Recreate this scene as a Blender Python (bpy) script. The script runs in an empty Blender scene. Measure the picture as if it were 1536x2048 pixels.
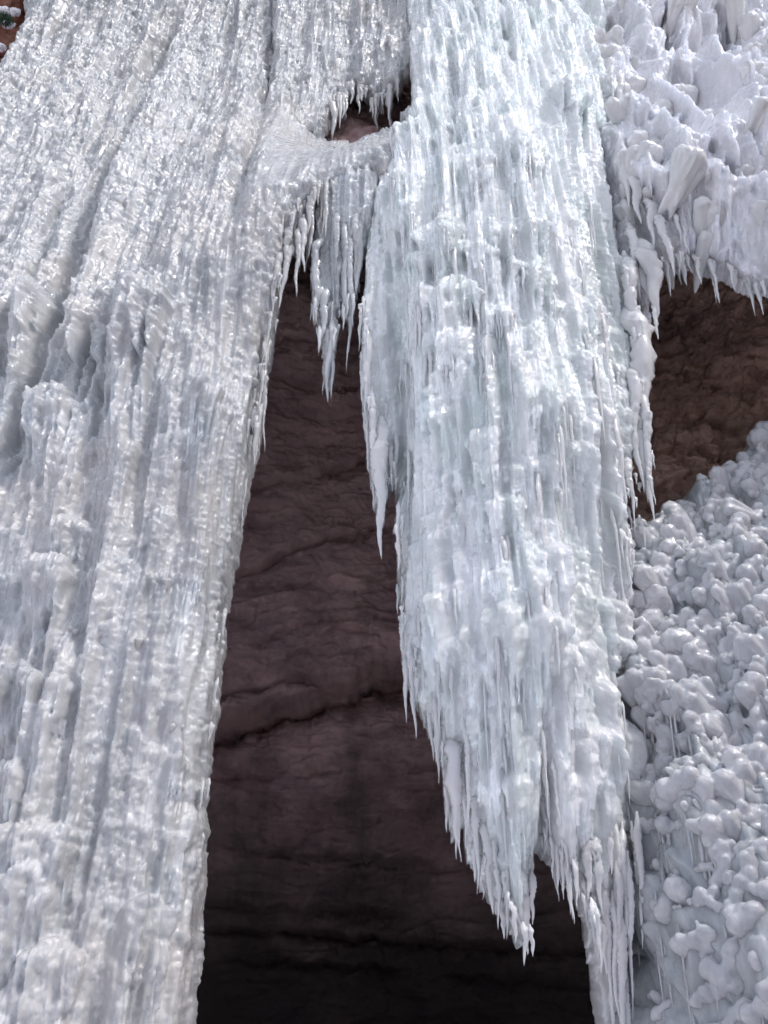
import bpy, math, time
import numpy as np

T0 = time.time()
rng = np.random.default_rng(7)
scene = bpy.context.scene
COL = scene.collection

# ------------------------------------------------------------------ camera
PITCH = math.radians(27.0)
CAM = np.array([0.0, 0.0, 1.6])
W, H = 1536.0, 2048.0
LENS = 35.0
F = H * LENS / 36.0
FWD = np.array([0, math.cos(PITCH), math.sin(PITCH)])
UP = np.array([0, -math.sin(PITCH), math.cos(PITCH)])

def at(px, py, Y):
    """the point of the place seen at photo pixel (px, py), Y metres ahead"""
    a = (px - W / 2) / F
    b = (H / 2 - py) / F
    d = FWD + b * UP + a * np.array([1.0, 0, 0])
    return CAM + d * (Y / d[1])

def project(x, y, z):
    rx, ry, rz = x - CAM[0], y - CAM[1], z - CAM[2]
    dep = ry * FWD[1] + rz * FWD[2]
    upc = ry * UP[1] + rz * UP[2]
    return W / 2 + F * rx / dep, H / 2 - F * upc / dep, dep

# ------------------------------------------------------------------ noise
def _hash(ix, iy, seed):
    n = (ix.astype(np.int64) * 374761393 + iy.astype(np.int64) * 668265263 + seed * 974634777) & 0xffffffff
    n = ((n ^ (n >> 13)) * 1274126177) & 0xffffffff
    n = ((n ^ (n >> 16)) * 2246822519) & 0xffffffff
    return (n ^ (n >> 15)) & 0xffffffff

def noise2(x, y, seed=0):
    """gradient noise about -1..1"""
    x = np.asarray(x, np.float32); y = np.asarray(y, np.float32)
    xi = np.floor(x); yi = np.floor(y)
    fx = x - xi; fy = y - yi
    ux = fx * fx * fx * (fx * (fx * 6 - 15) + 10)
    uy = fy * fy * fy * (fy * (fy * 6 - 15) + 10)
    out = 0
    for dx in (0, 1):
        for dy in (0, 1):
            a = _hash(xi + dx, yi + dy, seed).astype(np.float32) * np.float32(2 * math.pi / 4294967296.0)
            g = np.cos(a) * (fx - dx) + np.sin(a) * (fy - dy)
            out = out + g * (ux if dx else 1 - ux) * (uy if dy else 1 - uy)
    return out * 1.5

def fbm(x, y, seed=0, octv=4, gain=.5, lac=2.03):
    s = 0; a = 1.0
    for o in range(octv):
        s = s + a * noise2(x, y, seed + 17 * o)
        x = x * lac + 3.1; y = y * lac + 1.7; a *= gain
    return s

def ridged(x, y, seed=0):
    return 1 - np.abs(noise2(x, y, seed)) * 1.6

def smooth(a, b, x):
    t = np.clip((x - a) / (b - a), 0, 1)
    return t * t * (3 - 2 * t)

# ------------------------------------------------------------------ base surfaces
def tps(pts, lam=0.02):
    """thin plate Y(x, z) through control points (px, py, Y)"""
    P = np.array([at(*p) for p in pts])
    X = P[:, [0, 2]]; Yv = P[:, 1]
    n = len(X)
    d2 = ((X[:, None] - X[None]) ** 2).sum(-1)
    K = np.where(d2 > 0, 0.5 * d2 * np.log(d2 + 1e-12), 0) + lam * np.eye(n)
    Q = np.c_[np.ones(n), X]
    A = np.block([[K, Q], [Q.T, np.zeros((3, 3))]])
    w = np.linalg.solve(A, np.r_[Yv, 0, 0, 0])
    def f(x, z):
        out = w[n] + w[n + 1] * x + w[n + 2] * z
        for i in range(n):
            r2 = (x - X[i, 0]) ** 2 + (z - X[i, 1]) ** 2
            out = out + w[i] * 0.5 * r2 * np.log(r2 + 1e-12)
        return out
    return f

def poly_dist(px, py, poly):
    """signed pixel distance, positive inside"""
    poly = np.asarray(poly, np.float32)
    d2 = np.full(px.shape, 1e12, np.float32)
    ins = np.zeros(px.shape, bool)
    for i in range(len(poly)):
        ax, ay = poly[i]; bx, by = poly[(i + 1) % len(poly)]
        ex, ey = bx - ax, by - ay
        wx, wy = px - ax, py - ay
        t = np.clip((wx * ex + wy * ey) / (ex * ex + ey * ey + 1e-9), 0, 1)
        d2 = np.minimum(d2, (wx - t * ex) ** 2 + (wy - t * ey) ** 2)
        c = (ay <= py) != (by <= py)
        if ey != 0:
            ins ^= c & (wx < ex * wy / ey)
    return np.where(ins, 1, -1) * np.sqrt(d2)

# ------------------------------------------------------------------ meshes
def mesh_from(name, verts, quads, mat, tris=None, attr=None):
    me = bpy.data.meshes.new(name)
    nq = len(quads); nt = 0 if tris is None else len(tris)
    me.vertices.add(len(verts))
    me.vertices.foreach_set("co", np.ascontiguousarray(verts, np.float32).ravel())
    me.loops.add(nq * 4 + nt * 3)
    li = np.asarray(quads, np.int32).ravel() if nq else np.zeros(0, np.int32)
    if nt: li = np.concatenate([li, np.asarray(tris, np.int32).ravel()])
    me.loops.foreach_set("vertex_index", li)
    me.polygons.add(nq + nt)
    st = np.arange(nq, dtype=np.int32) * 4
    if nt: st = np.concatenate([st, nq * 4 + np.arange(nt, dtype=np.int32) * 3])
    me.polygons.foreach_set("loop_start", st)
    me.polygons.foreach_set("use_smooth", np.ones(nq + nt, bool))
    me.update(calc_edges=True)
    me.materials.append(mat)
    return me

def link(name, me, parent=None):
    o = bpy.data.objects.new(name, me)
    COL.objects.link(o)
    if parent is not None: o.parent = parent
    return o

def thing(name, label, cat, loc, group=None):
    o = bpy.data.objects.new(name, None)
    o.empty_display_size = .3
    COL.objects.link(o)
    o.location = [float(v) for v in loc]
    o["label"] = label; o["category"] = cat; o["kind"] = "thing"
    if group: o["group"] = group
    return o

def child(root, name, me):
    """a part whose mesh is in place coordinates"""
    me.vertices  # mesh lives in world metres; shift it to the thing's base
    n = len(me.vertices)
    co = np.empty(n * 3, np.float32); me.vertices.foreach_get("co", co)
    co = co.reshape(-1, 3) - np.array(root.location, np.float32)
    me.vertices.foreach_set("co", co.ravel()); me.update()
    return link(name, me, root)

# ------------------------------------------------------------------ stamps
def stamp(S, xs, zs, u0, z0, r, L, Hh, tilt=0., p=.6, bead=0., ph=0., tail=.4, q=.35, top=1.0, b=0.):
    """a bulb of radius r whose drip runs L down the sheet: round head, narrower tail that keeps its height and ends in a tip"""
    pad = abs(tilt) * L
    i0 = np.searchsorted(xs, u0 - r - (pad if tilt < 0 else 0)); i1 = np.searchsorted(xs, u0 + r + (pad if tilt > 0 else 0))
    j0 = np.searchsorted(zs, z0 - L); j1 = np.searchsorted(zs, z0 + r * top)
    if i1 - i0 < 2 or j1 - j0 < 2: return
    s = (z0 - zs[j0:j1])[:, None]
    sp = np.maximum(s, 0)
    x = xs[i0:i1][None, :] - u0 - tilt * sp
    t = np.clip(sp / L, 0, 1)
    body = tail + (1 - tail) * np.exp(-(sp / (1.15 * r)) ** 2)
    w = r * body * (1 - t) ** p
    k = (.25 + .75 * body) * (1 - t * t) ** q
    if bead:
        wv = 1 + bead * np.sin(sp * 2.6 / r + ph) * (s > 0)
        w = w * wv; k = k * wv
    up = np.where(s < 0, (s / (r * top)) ** 2, 0)
    e = np.maximum(1 - up - (x / np.maximum(w, 1e-4)) ** 2, 0)
    h = np.sqrt(e) * Hh * k
    if b: h = h + b * (e > 0) * np.minimum(e * 3, 1)
    sub = S[j0:j1, i0:i1]
    np.maximum(sub, h, out=sub)

# ------------------------------------------------------------------ icicles and bulbs
def icicle_mesh(root, L, r, seed, sides=9, lean=0.0, knob=.16, blunt=.08):
    g = np.random.default_rng(seed)
    n = int(np.clip(L / max(.022, r * .35), 8, 90))
    t = np.linspace(0, 1, n)
    prof = (1 - t) ** g.uniform(.6, 1.05) * .92 + blunt * (1 - t ** 6)
    nz = noise2(t * L / max(r, .02) * .55 + g.uniform(0, 99), np.full(n, g.uniform(0, 99)), int(seed) % 9999)
    rr = r * prof * (1 + knob * nz + knob * .6 * g.standard_normal(n) * .5)
    rr = rr * (.3 + .7 * smooth(0, .16, t))
    rr = np.maximum(rr, .0035); rr[-1] = .001
    cx = lean * L * t + .55 * r * noise2(t * 3 + seed % 57, t * 0 + 1.5, 3)
    cy = .25 * r * noise2(t * 3 + seed % 31, t * 0 + 7.5, 5) + 1.6 * r * (1 - smooth(0, .3, t))
    a = np.linspace(0, 2 * math.pi, sides, endpoint=False)
    flat = 1 + .18 * np.sin(2 * a + g.uniform(0, 6)) + .1 * np.sin(3 * a + g.uniform(0, 6))
    loc = 1 + knob * .8 * g.standard_normal((n, sides)) * .5
    R = rr[:, None] * flat[None] * loc
    V = np.empty((n, sides, 3))
    V[..., 0] = root[0] + cx[:, None] + R * np.cos(a)
    V[..., 1] = root[1] + cy[:, None] + R * np.sin(a)
    V[..., 2] = root[2] - (t * L)[:, None]
    idx = np.arange(n * sides).reshape(n, sides)
    nx = np.roll(idx, -1, 1)
    q = np.stack([idx[:-1], idx[1:], nx[1:], nx[:-1]], -1).reshape(-1, 4)
    # close the root with a fan (quads degenerate-free: a triangle fan to a centre vertex)
    V = np.concatenate([V.reshape(-1, 3), [[root[0] + cx[0], root[1] + cy[0], root[2] + rr[0] * .5]]])
    c = n * sides
    tr = np.stack([idx[0], nx[0], np.full(sides, c)], -1)
    return V, q, tr

def ico(sub):
    import bmesh
    bm = bmesh.new(); bmesh.ops.create_icosphere(bm, subdivisions=sub, radius=1)
    v = np.array([x.co[:] for x in bm.verts]); f = np.array([[x.index for x in y.verts] for y in bm.faces])
    bm.free(); return v, f
ICO2, ICO3 = ico(2), ico(3)

def lobe(center, axis, r, L, seed, hi=True):
    """a rounded finger of ice: round head at +axis, tail tapering away"""
    v, f = ICO3 if hi else ICO2
    g = np.random.default_rng(seed)
    ax = np.asarray(axis, float); ax /= np.linalg.norm(ax)
    tmp = np.array([0, 0, 1.0]) if abs(ax[2]) < .9 else np.array([1.0, 0, 0])
    e1 = np.cross(ax, tmp); e1 /= np.linalg.norm(e1); e2 = np.cross(ax, e1)
    w = v[:, 2]
    tail = np.clip(-w, 0, 1)
    rad = 1 - .34 * tail ** 1.4
    k = 1 + .16 * (noise2(v[:, 0] * 2.3 + g.uniform(0, 50), v[:, 1] * 2.3 + v[:, 2] * 1.9, seed % 997)
                   + .6 * noise2(v[:, 0] * 5 + g.uniform(0, 50), v[:, 2] * 5 + v[:, 1] * 4, seed % 887))
    along = np.where(w > 0, w * r, w * L)
    P = center + (v[:, 0:1] * e1 + v[:, 1:2] * e2) * (r * rad * k)[:, None] + ax * (along * (1 + (k - 1) * (w > 0)))[:, None]
    return P, f

def join(pieces):
    V = []; Q = []; T = []; o = 0
    for p in pieces:
        v = p[0]; V.append(v)
        if len(p) == 3:
            Q.append(p[1] + o); T.append(p[2] + o)
        else:
            T.append(p[1] + o)
        o += len(v)
    return np.concatenate(V), (np.concatenate(Q) if Q else np.zeros((0, 4), int)), (np.concatenate(T) if T else None)

def fused(v, q, t, mat, vox):
    """overlapping lobes grown into one skin"""
    me = mesh_from("lobes", v, q, mat, t)
    ob = bpy.data.objects.new("lobes", me); COL.objects.link(ob)
    md = ob.modifiers.new("remesh", 'REMESH'); md.mode = 'VOXEL'; md.voxel_size = vox; md.use_smooth_shade = True
    sm = ob.modifiers.new("smooth", 'SMOOTH'); sm.iterations = 2; sm.factor = .5
    dg = bpy.context.evaluated_depsgraph_get()
    out = bpy.data.meshes.new_from_object(ob.evaluated_get(dg))
    bpy.data.objects.remove(ob); bpy.data.meshes.remove(me)
    if not out.materials: out.materials.append(mat)
    return out

def add_parts(root, name, pieces, sizes, mat, cap=100, vox=0):
    """the largest as parts of their own, the rest as one mass"""
    if not pieces: return
    order = np.argsort(-np.asarray(sizes))
    for k in order[:cap]:
        p = pieces[k]
        v, q, t = join([p]) if not isinstance(p, list) else join(p)
        child(root, name, fused(v, q, t, mat, vox) if vox else mesh_from(name, v, q, mat, t))
    rest = order[cap:]
    if len(rest):
        flat = []
        for k in rest:
            p = pieces[k]
            flat += p if isinstance(p, list) else [p]
        v, q, t = join(flat)
        o = child(root, name, fused(v, q, t, mat, vox) if vox else mesh_from(name, v, q, mat, t))
        o["kind"] = "stuff"

# ------------------------------------------------------------------ an ice sheet
class Sheet:
    pass

def ice_sheet(ctrl, poly, mat, seed, du=.013, dz=.02, T=.5, R=.35, holes=(), flutes=((2.2, .15, .22), (6.0, .3, .07)),
              layers=(), heads=(), rag=.03, relief=1.0, extra=None, lam=.02, sag=.3, calm=None):
    g = np.random.default_rng(seed)
    f = tps(ctrl, lam)
    Ym = np.array([c[2] for c in ctrl])
    pw = []
    cp = np.array([[c[0], c[1]] for c in ctrl], float)
    for (px, py) in poly:
        y = Ym[((cp - (px, py)) ** 2).sum(1).argmin()]
        pw.append(at(px, py, y))
        pw.append(at(px, py, y + .8)); pw.append(at(px, py, y - .8))
    pw = np.array(pw)
    xs = np.arange(pw[:, 0].min(), pw[:, 0].max(), du).astype(np.float32)
    zs = np.arange(max(pw[:, 2].min(), -.3), pw[:, 2].max(), dz).astype(np.float32)
    # coarse base, then bilinear to the fine grid
    cx = np.linspace(xs[0], xs[-1], max(8, int((xs[-1] - xs[0]) / .12))); cz = np.linspace(zs[0], zs[-1], max(8, int((zs[-1] - zs[0]) / .12)))
    CX, CZ = np.meshgrid(cx, cz)
    B = f(CX, CZ)
    def up(Bc):
        fx = np.interp(xs, cx, np.arange(len(cx))); fz = np.interp(zs, cz, np.arange(len(cz)))
        ix = np.clip(fx.astype(int), 0, len(cx) - 2); iz = np.clip(fz.astype(int), 0, len(cz) - 2)
        ax = (fx - ix)[None, :]; az = (fz - iz)[:, None]
        r0 = Bc[iz][:, ix] * (1 - ax) + Bc[iz][:, ix + 1] * ax
        r1 = Bc[iz + 1][:, ix] * (1 - ax) + Bc[iz + 1][:, ix + 1] * ax
        return (r0 * (1 - az) + r1 * az).astype(np.float32)
    base = up(B)
    gz, gx = np.gradient(B, cz, cx)
    gx = np.clip(gx, -1.5, 1.5); gz = np.clip(gz, -1.5, 1.5)
    N = np.stack([gx, -np.ones_like(gx), gz - sag], -1); N /= np.linalg.norm(N, axis=-1, keepdims=True)
    Nx, Ny, Nz = up(N[..., 0]), up(N[..., 1]), up(N[..., 2])
    X, Z = np.meshgrid(xs, zs)
    px, py, dep = project(X, base, Z)
    d = poly_dist(px, py, poly)
    for h in holes: d = np.minimum(d, -poly_dist(px, py, h))
    mpp = dep / F
    d = d * mpp
    d = d + rag * (noise2(X * 9, Z * 2.5, seed + 5) + .6 * noise2(X * 22, Z * 9, seed + 6) + .35 * noise2(X * 40, Z * 24, seed + 7))
    # flutes
    wx = X + .10 * fbm(X * .9, Z * .35, seed + 1, 2)
    h = np.zeros_like(X)
    for k, (fx_, fz_, amp) in enumerate(flutes):
        h += amp * (ridged(wx * fx_, Z * fz_, seed + 20 + k) - .5)
    ok = d > -.03
    js, is_ = np.nonzero(ok[::4, ::4]); js *= 4; is_ *= 4
    mp = mpp[js, is_]
    units = (16 * du * dz / mp ** 2).sum() / 1e4
    wgt = 1 / mp ** 2; wgt /= wgt.sum()
    Ssum = np.zeros_like(X)
    hd = np.zeros_like(X)
    for (hx, hy, hr, hl) in heads:
        y0 = Ym[((cp - (hx, hy)) ** 2).sum(1).argmin()]
        for _ in range(3):
            p = at(hx, hy, y0); y0 = float(f(p[0], p[2]))
        m = np.linalg.norm(p - CAM) / F
        r = hr * m * 1.12; L = hl * m
        stamp(hd, xs, zs, p[0], p[2], r, r * 2.6, r * .75, 0, .5, 0, 0, .8, .8)
        for q in range(int(7 + hr / 4)):
            an = g.uniform(-.3, math.pi + .3); rad = g.uniform(.25, .95) ** .7
            ux, uz = math.cos(an) * rad * .85, math.sin(an) * rad * .8
            bb = .62 * r * math.sqrt(max(1 - (ux * ux + uz * uz) * .8, .05))
            rr = r * g.uniform(.2, .38)
            stamp(hd, xs, zs, p[0] + ux * r, p[2] + uz * r, rr, max(rr * 2, L * g.uniform(.15, .5)), rr * g.uniform(.7, 1.1), g.normal(0, .02), g.uniform(.5, .8), .06, g.uniform(0, 6), g.uniform(.3, .6), .8, 1., bb)
        for q in range(int(2 + hr / 9)):
            ux = g.uniform(-.8, .8)
            stamp(hd, xs, zs, p[0] + ux * r, p[2] - g.uniform(.1, .8) * r, r * g.uniform(.12, .3), L * g.uniform(.4, 1.0), r * g.uniform(.25, .5), g.normal(0, .02), g.uniform(.5, .9), .06, g.uniform(0, 6), .7, .3)
    Ssum += hd
    lastS = None
    for ly in layers:
        n = int(units * ly["n"])
        if n == 0: continue
        k = g.choice(len(js), n * 3, p=wgt)
        jj, ii = js[k], is_[k]
        keep = np.ones(len(k), bool)
        if ly.get("where") is not None:
            keep = g.random(len(k)) < ly["where"](px[jj, ii], py[jj, ii], X[jj, ii], Z[jj, ii])
        if ly.get("chain"):
            c = .5 + 1.1 * noise2(X[jj, ii] * ly["chain"], Z[jj, ii] * ly.get("cz", .4), seed + 77)
            keep &= g.random(len(k)) < np.clip(c, ly.get('cmin', .3), 1)
        frac = keep.mean()
        jj, ii = jj[keep][:n], ii[keep][:n]
        S = np.zeros_like(X)
        lo, hi = ly["r"]
        for j, i in zip(jj, ii):
            r = lo * (hi / lo) ** (g.random() ** ly.get("pow", 1.5)) * float(mpp[j, i])
            L = r * g.uniform(*ly["L"])
            stamp(S, xs, zs, xs[i] + g.uniform(-2, 2) * du, zs[j] + g.uniform(-2, 2) * dz, r, L, r * g.uniform(*ly.get("H", (.7, 1.1))),
                  ly.get("tilt", 0) + g.normal(0, ly.get("dt", .03)), g.uniform(.45, .85), ly.get("bead", 0), g.uniform(0, 6), g.uniform(*ly.get("tail", (.3, .7))), ly.get("q", .35), g.uniform(1, 1.5))
        if ly.get("ride") and lastS is not None:
            S = S * np.clip(.35 + lastS / ly["ride"], .35, 1.15)
        Ssum += S
        lastS = S if lastS is None else np.maximum(lastS, S)
    h = (h + Ssum) * relief
    if extra is not None: h = h + extra(px, py, X, Z)
    if calm is not None: h = h * (1 - .45 * calm(px, py))
    h += .008 * fbm(X * 16, Z * 12, seed + 9, 2)
    de = d + .35 * np.minimum(Ssum, .12)
    t = np.clip(de / R, 0, 1)
    rec = T * (1 - np.sqrt(np.maximum(1 - (1 - t) ** 2, 0)))
    fade = smooth(-.02, .16, de) * .7 + .3
    PX = X + Nx * h * fade; PY = base + Ny * h * fade + rec; PZ = Z + Nz * h * fade
    vis = de > 0
    # the outermost ring of vertices is drawn back onto the outline so the rim is clean
    gz_, gx_ = np.gradient(de, dz, du)
    g2 = np.maximum(gx_ ** 2 + gz_ ** 2, .25)
    mv = np.where(vis, 0, np.clip(-de, 0, .06))
    PX = PX + gx_ / g2 * mv; PZ = PZ + gz_ / g2 * mv
    ring = de > -1.6 * dz
    anyv = vis[:-1, :-1] | vis[1:, :-1] | vis[:-1, 1:] | vis[1:, 1:]
    cell = anyv & ring[:-1, :-1] & ring[1:, :-1] & ring[:-1, 1:] & ring[1:, 1:]
    nz_, nx_ = X.shape
    idx = np.arange(nz_ * nx_).reshape(nz_, nx_)
    q = np.stack([idx[:-1, :-1][cell], idx[:-1, 1:][cell], idx[1:, 1:][cell], idx[1:, :-1][cell]], -1)
    P = np.stack([PX, PY, PZ], -1).reshape(-1, 3)
    # rear face, coarser
    st = 6
    Pb = np.stack([X, base + T + .02, Z], -1)[::st, ::st]; vb = (de > 0)[::st, ::st]
    cb = vb[:-1, :-1] & vb[1:, :-1] & vb[:-1, 1:] & vb[1:, 1:]
    ib = np.arange(Pb.shape[0] * Pb.shape[1]).reshape(Pb.shape[:2]) + len(P)
    qb = np.stack([ib[:-1, :-1][cb], ib[1:, :-1][cb], ib[1:, 1:][cb], ib[:-1, 1:][cb]], -1)
    V = np.concatenate([P, Pb.reshape(-1, 3)]); Q = np.concatenate([q, qb])
    used, inv = np.unique(Q.ravel(), return_inverse=True)
    s = Sheet()
    s.me = mesh_from("ice_sheet", V[used], inv.reshape(-1, 4), mat)
    s.P = np.stack([PX, PY, PZ], -1); s.px = px; s.py = py; s.de = de; s.N = np.stack([Nx, Ny, Nz], -1); s.g = g; s.S = Ssum
    s.f = f; s.xs = xs; s.zs = zs
    print("sheet", seed, "verts", len(used), "units %.0f" % units, "t %.1f" % (time.time() - T0))
    return s

def pick(s, n, where=None, dmin=.05):
    js, is_ = np.nonzero(s.de[::3, ::3] > dmin); js *= 3; is_ *= 3
    k = s.g.integers(0, len(js), n * 4)
    jj, ii = js[k], is_[k]
    if where is not None:
        keep = s.g.random(len(k)) < where(s.px[jj, ii], s.py[jj, ii])
        jj, ii = jj[keep], ii[keep]
    return jj[:n], ii[:n]

def bulbs(s, n, where, rpx, Lr, dirv, k, out, sz, dmin=.1, sep=.0, lift=.12, side=1.5):
    """clusters of rounded fingers lying along the sheet, heads together, tails running back into it"""
    jj, ii = pick(s, n, where, dmin)
    jj, ii = jj[:n], ii[:n]
    kept = []
    for j, i in zip(jj, ii):
        p = s.P[j, i]
        m = np.linalg.norm(p - CAM) / F
        g = s.g
        r = float(rpx[0] + (rpx[1] - rpx[0]) * g.random() ** 1.6) * m
        nl = int(g.integers(*k))
        R = r * (1 + .35 * nl ** .6)
        if sep and any(np.linalg.norm(p - q) < sep * (R + rq) for q, rq in kept): continue
        kept.append((p, R))
        N = s.N[j, i]
        d = N * lift + np.array(dirv) + g.normal(0, .13, 3); d = d / np.linalg.norm(d)
        e = np.cross(d, N); e /= np.linalg.norm(e) + 1e-6
        ps = []
        for q in range(nl):
            w = 0 if nl == 1 else g.uniform(-side, side) * (.5 + .12 * nl)
            rr = r * float(g.uniform(.5, 1.1))
            c = p + e * w * r + N * r * g.uniform(0, .6) + d * r * (g.uniform(-.7, .5) - .25 * w * w)
            ps.append(lobe(c, d + e * .18 * w + g.normal(0, .09, 3), rr, rr * float(g.uniform(*Lr)), int(g.integers(1, 1 << 30)), hi=rr / m > 8))
        out.append(ps); sz.append(R)

def fringe(s, line, n, Lpx, Wpx, Y, lift=14, jit=10, dy=(-.1, .35), seed=0):
    """icicles along a photo polyline on a hanging edge"""
    g = np.random.default_rng(seed)
    line = np.array(line, float)
    seg = np.linalg.norm(np.diff(line, axis=0), axis=1); cum = np.r_[0, np.cumsum(seg)]
    out = []; sz = []
    for _ in range(n):
        u = g.uniform(0, cum[-1])
        x = np.interp(u, cum, line[:, 0]); y = np.interp(u, cum, line[:, 1])
        yy = Y(x, y) if callable(Y) else Y
        yy = yy + g.uniform(*dy)
        p = at(x + g.normal(0, jit * .3), y - lift - g.uniform(0, jit), yy)
        m = np.linalg.norm(p - CAM) / F
        up = math.cos(math.atan2(p[2] - CAM[2], p[1]) ) 
        k = g.random() ** 2.0
        L = (Lpx[0] + (Lpx[1] - Lpx[0]) * k) * m / max(up, .5)
        r = (Wpx[0] + (Wpx[1] - Wpx[0]) * (.6 * k + .4 * g.random())) * .5 * m
        out.append(icicle_mesh(p, L, r, int(g.integers(1, 1 << 30)), knob=g.uniform(.16, .34)))
        sz.append(L * r)
    return out, sz

def spikes(lst, Y, seed=0):
    """hand placed icicles: (px, top py, tip px, tip py, width px)"""
    g = np.random.default_rng(seed)
    out = []; sz = []
    for it in lst:
        x0, y0, x1, y1, w = it[:5]
        yy = it[5] if len(it) > 5 else Y
        p = at(x0, y0, yy); q = at(x1, y1, yy)
        m = np.linalg.norm(p - CAM) / F
        L = p[2] - q[2]
        out.append(icicle_mesh(p, L, w * .5 * m, int(g.integers(1, 1 << 30)), sides=11, lean=(q[0] - p[0]) / L, knob=g.uniform(.2, .32)))
        sz.append(1e3 + L * w)
    return out, sz

# ------------------------------------------------------------------ materials
def nodes_of(name):
    m = bpy.data.materials.new(name); m.use_nodes = True
    nt = m.node_tree; nt.nodes.clear()
    return m, nt

def N_(nt, typ, **kw):
    n = nt.nodes.new(typ)
    for k, v in kw.items():
        if k in n.inputs.keys(): n.inputs[k].default_value = v
        else: setattr(n, k, v)
    return n

def ramp(nt, stops):
    r = nt.nodes.new("ShaderNodeValToRGB")
    e = r.color_ramp.elements
    while len(e) > 1: e.remove(e[-1])
    e[0].position, e[0].color = stops[0][0], (*stops[0][1], 1)
    for p, c in stops[1:]:
        x = e.new(p); x.color = (*c, 1)
    return r

def ice_material(name, clear, white, stain=None, sss=.55, scale=.12, rough=(.06, .28), radius=(.82, .92, 1.0), bump=.2, coat=.35):
    m, nt = nodes_of(name)
    L = nt.links.new
    out = N_(nt, "ShaderNodeOutputMaterial"); b = N_(nt, "ShaderNodeBsdfPrincipled")
    L(b.outputs[0], out.inputs[0])
    geo = N_(nt, "ShaderNodeNewGeometry")
    mp = N_(nt, "ShaderNodeMapping"); mp.inputs["Scale"].default_value = (2.2, 2.2, .5)
    L(geo.outputs["Position"], mp.inputs["Vector"])
    n1 = N_(nt, "ShaderNodeTexNoise", **{"Scale": 1.0, "Detail": 6.0, "Roughness": .62})
    L(mp.outputs[0], n1.inputs["Vector"])
    r1 = ramp(nt, [(.36, clear), (.62, white)])
    L(n1.outputs["Fac"], r1.inputs[0])
    col = r1.outputs[0]
    if stain:
        n2 = N_(nt, "ShaderNodeTexNoise", **{"Scale": .55, "Detail": 4.0})
        L(geo.outputs["Position"], n2.inputs["Vector"])
        r2 = ramp(nt, [(.5, (0, 0, 0)), (.68, (1, 1, 1))]); L(n2.outputs["Fac"], r2.inputs[0])
        mx = N_(nt, "ShaderNodeMix", data_type="RGBA")
        L(r2.outputs[0], mx.inputs[0]); L(col, mx.inputs[6]); mx.inputs[7].default_value = (*stain, 1)
        col = mx.outputs[2]
    L(col, b.inputs["Base Color"])
    rr = N_(nt, "ShaderNodeMapRange"); rr.inputs["To Min"].default_value = rough[0]; rr.inputs["To Max"].default_value = rough[1]
    rr.inputs["From Min"].default_value = .35; rr.inputs["From Max"].default_value = .65
    n3 = N_(nt, "ShaderNodeTexNoise", **{"Scale": 7.0, "Detail": 3.0}); L(geo.outputs["Position"], n3.inputs["Vector"])
    L(n3.outputs["Fac"], rr.inputs["Value"]); L(rr.outputs[0], b.inputs["Roughness"])
    b.inputs["IOR"].default_value = 1.33
    b.inputs["Coat Weight"].default_value = coat; b.inputs["Coat Roughness"].default_value = .05; b.inputs["Coat IOR"].default_value = 1.45
    b.inputs["Subsurface Weight"].default_value = sss; b.subsurface_method = 'BURLEY'
    b.inputs["Subsurface Radius"].default_value = radius
    b.inputs["Subsurface Scale"].default_value = scale
    # fine crystalline relief
    n4 = N_(nt, "ShaderNodeTexNoise", **{"Scale": 34.0, "Detail": 4.0, "Roughness": .65}); L(geo.outputs["Position"], n4.inputs["Vector"])
    v5 = N_(nt, "ShaderNodeTexVoronoi", **{"Scale": 26.0}); L(geo.outputs["Position"], v5.inputs["Vector"])
    ad = N_(nt, "ShaderNodeMath", operation="MULTIPLY_ADD"); L(v5.outputs["Distance"], ad.inputs[0]); ad.inputs[1].default_value = -.6; L(n4.outputs["Fac"], ad.inputs[2])
    bp = N_(nt, "ShaderNodeBump", **{"Strength": bump, "Distance": .03}); L(ad.outputs[0], bp.inputs["Height"])
    L(bp.outputs[0], b.inputs["Normal"])
    return m

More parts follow.
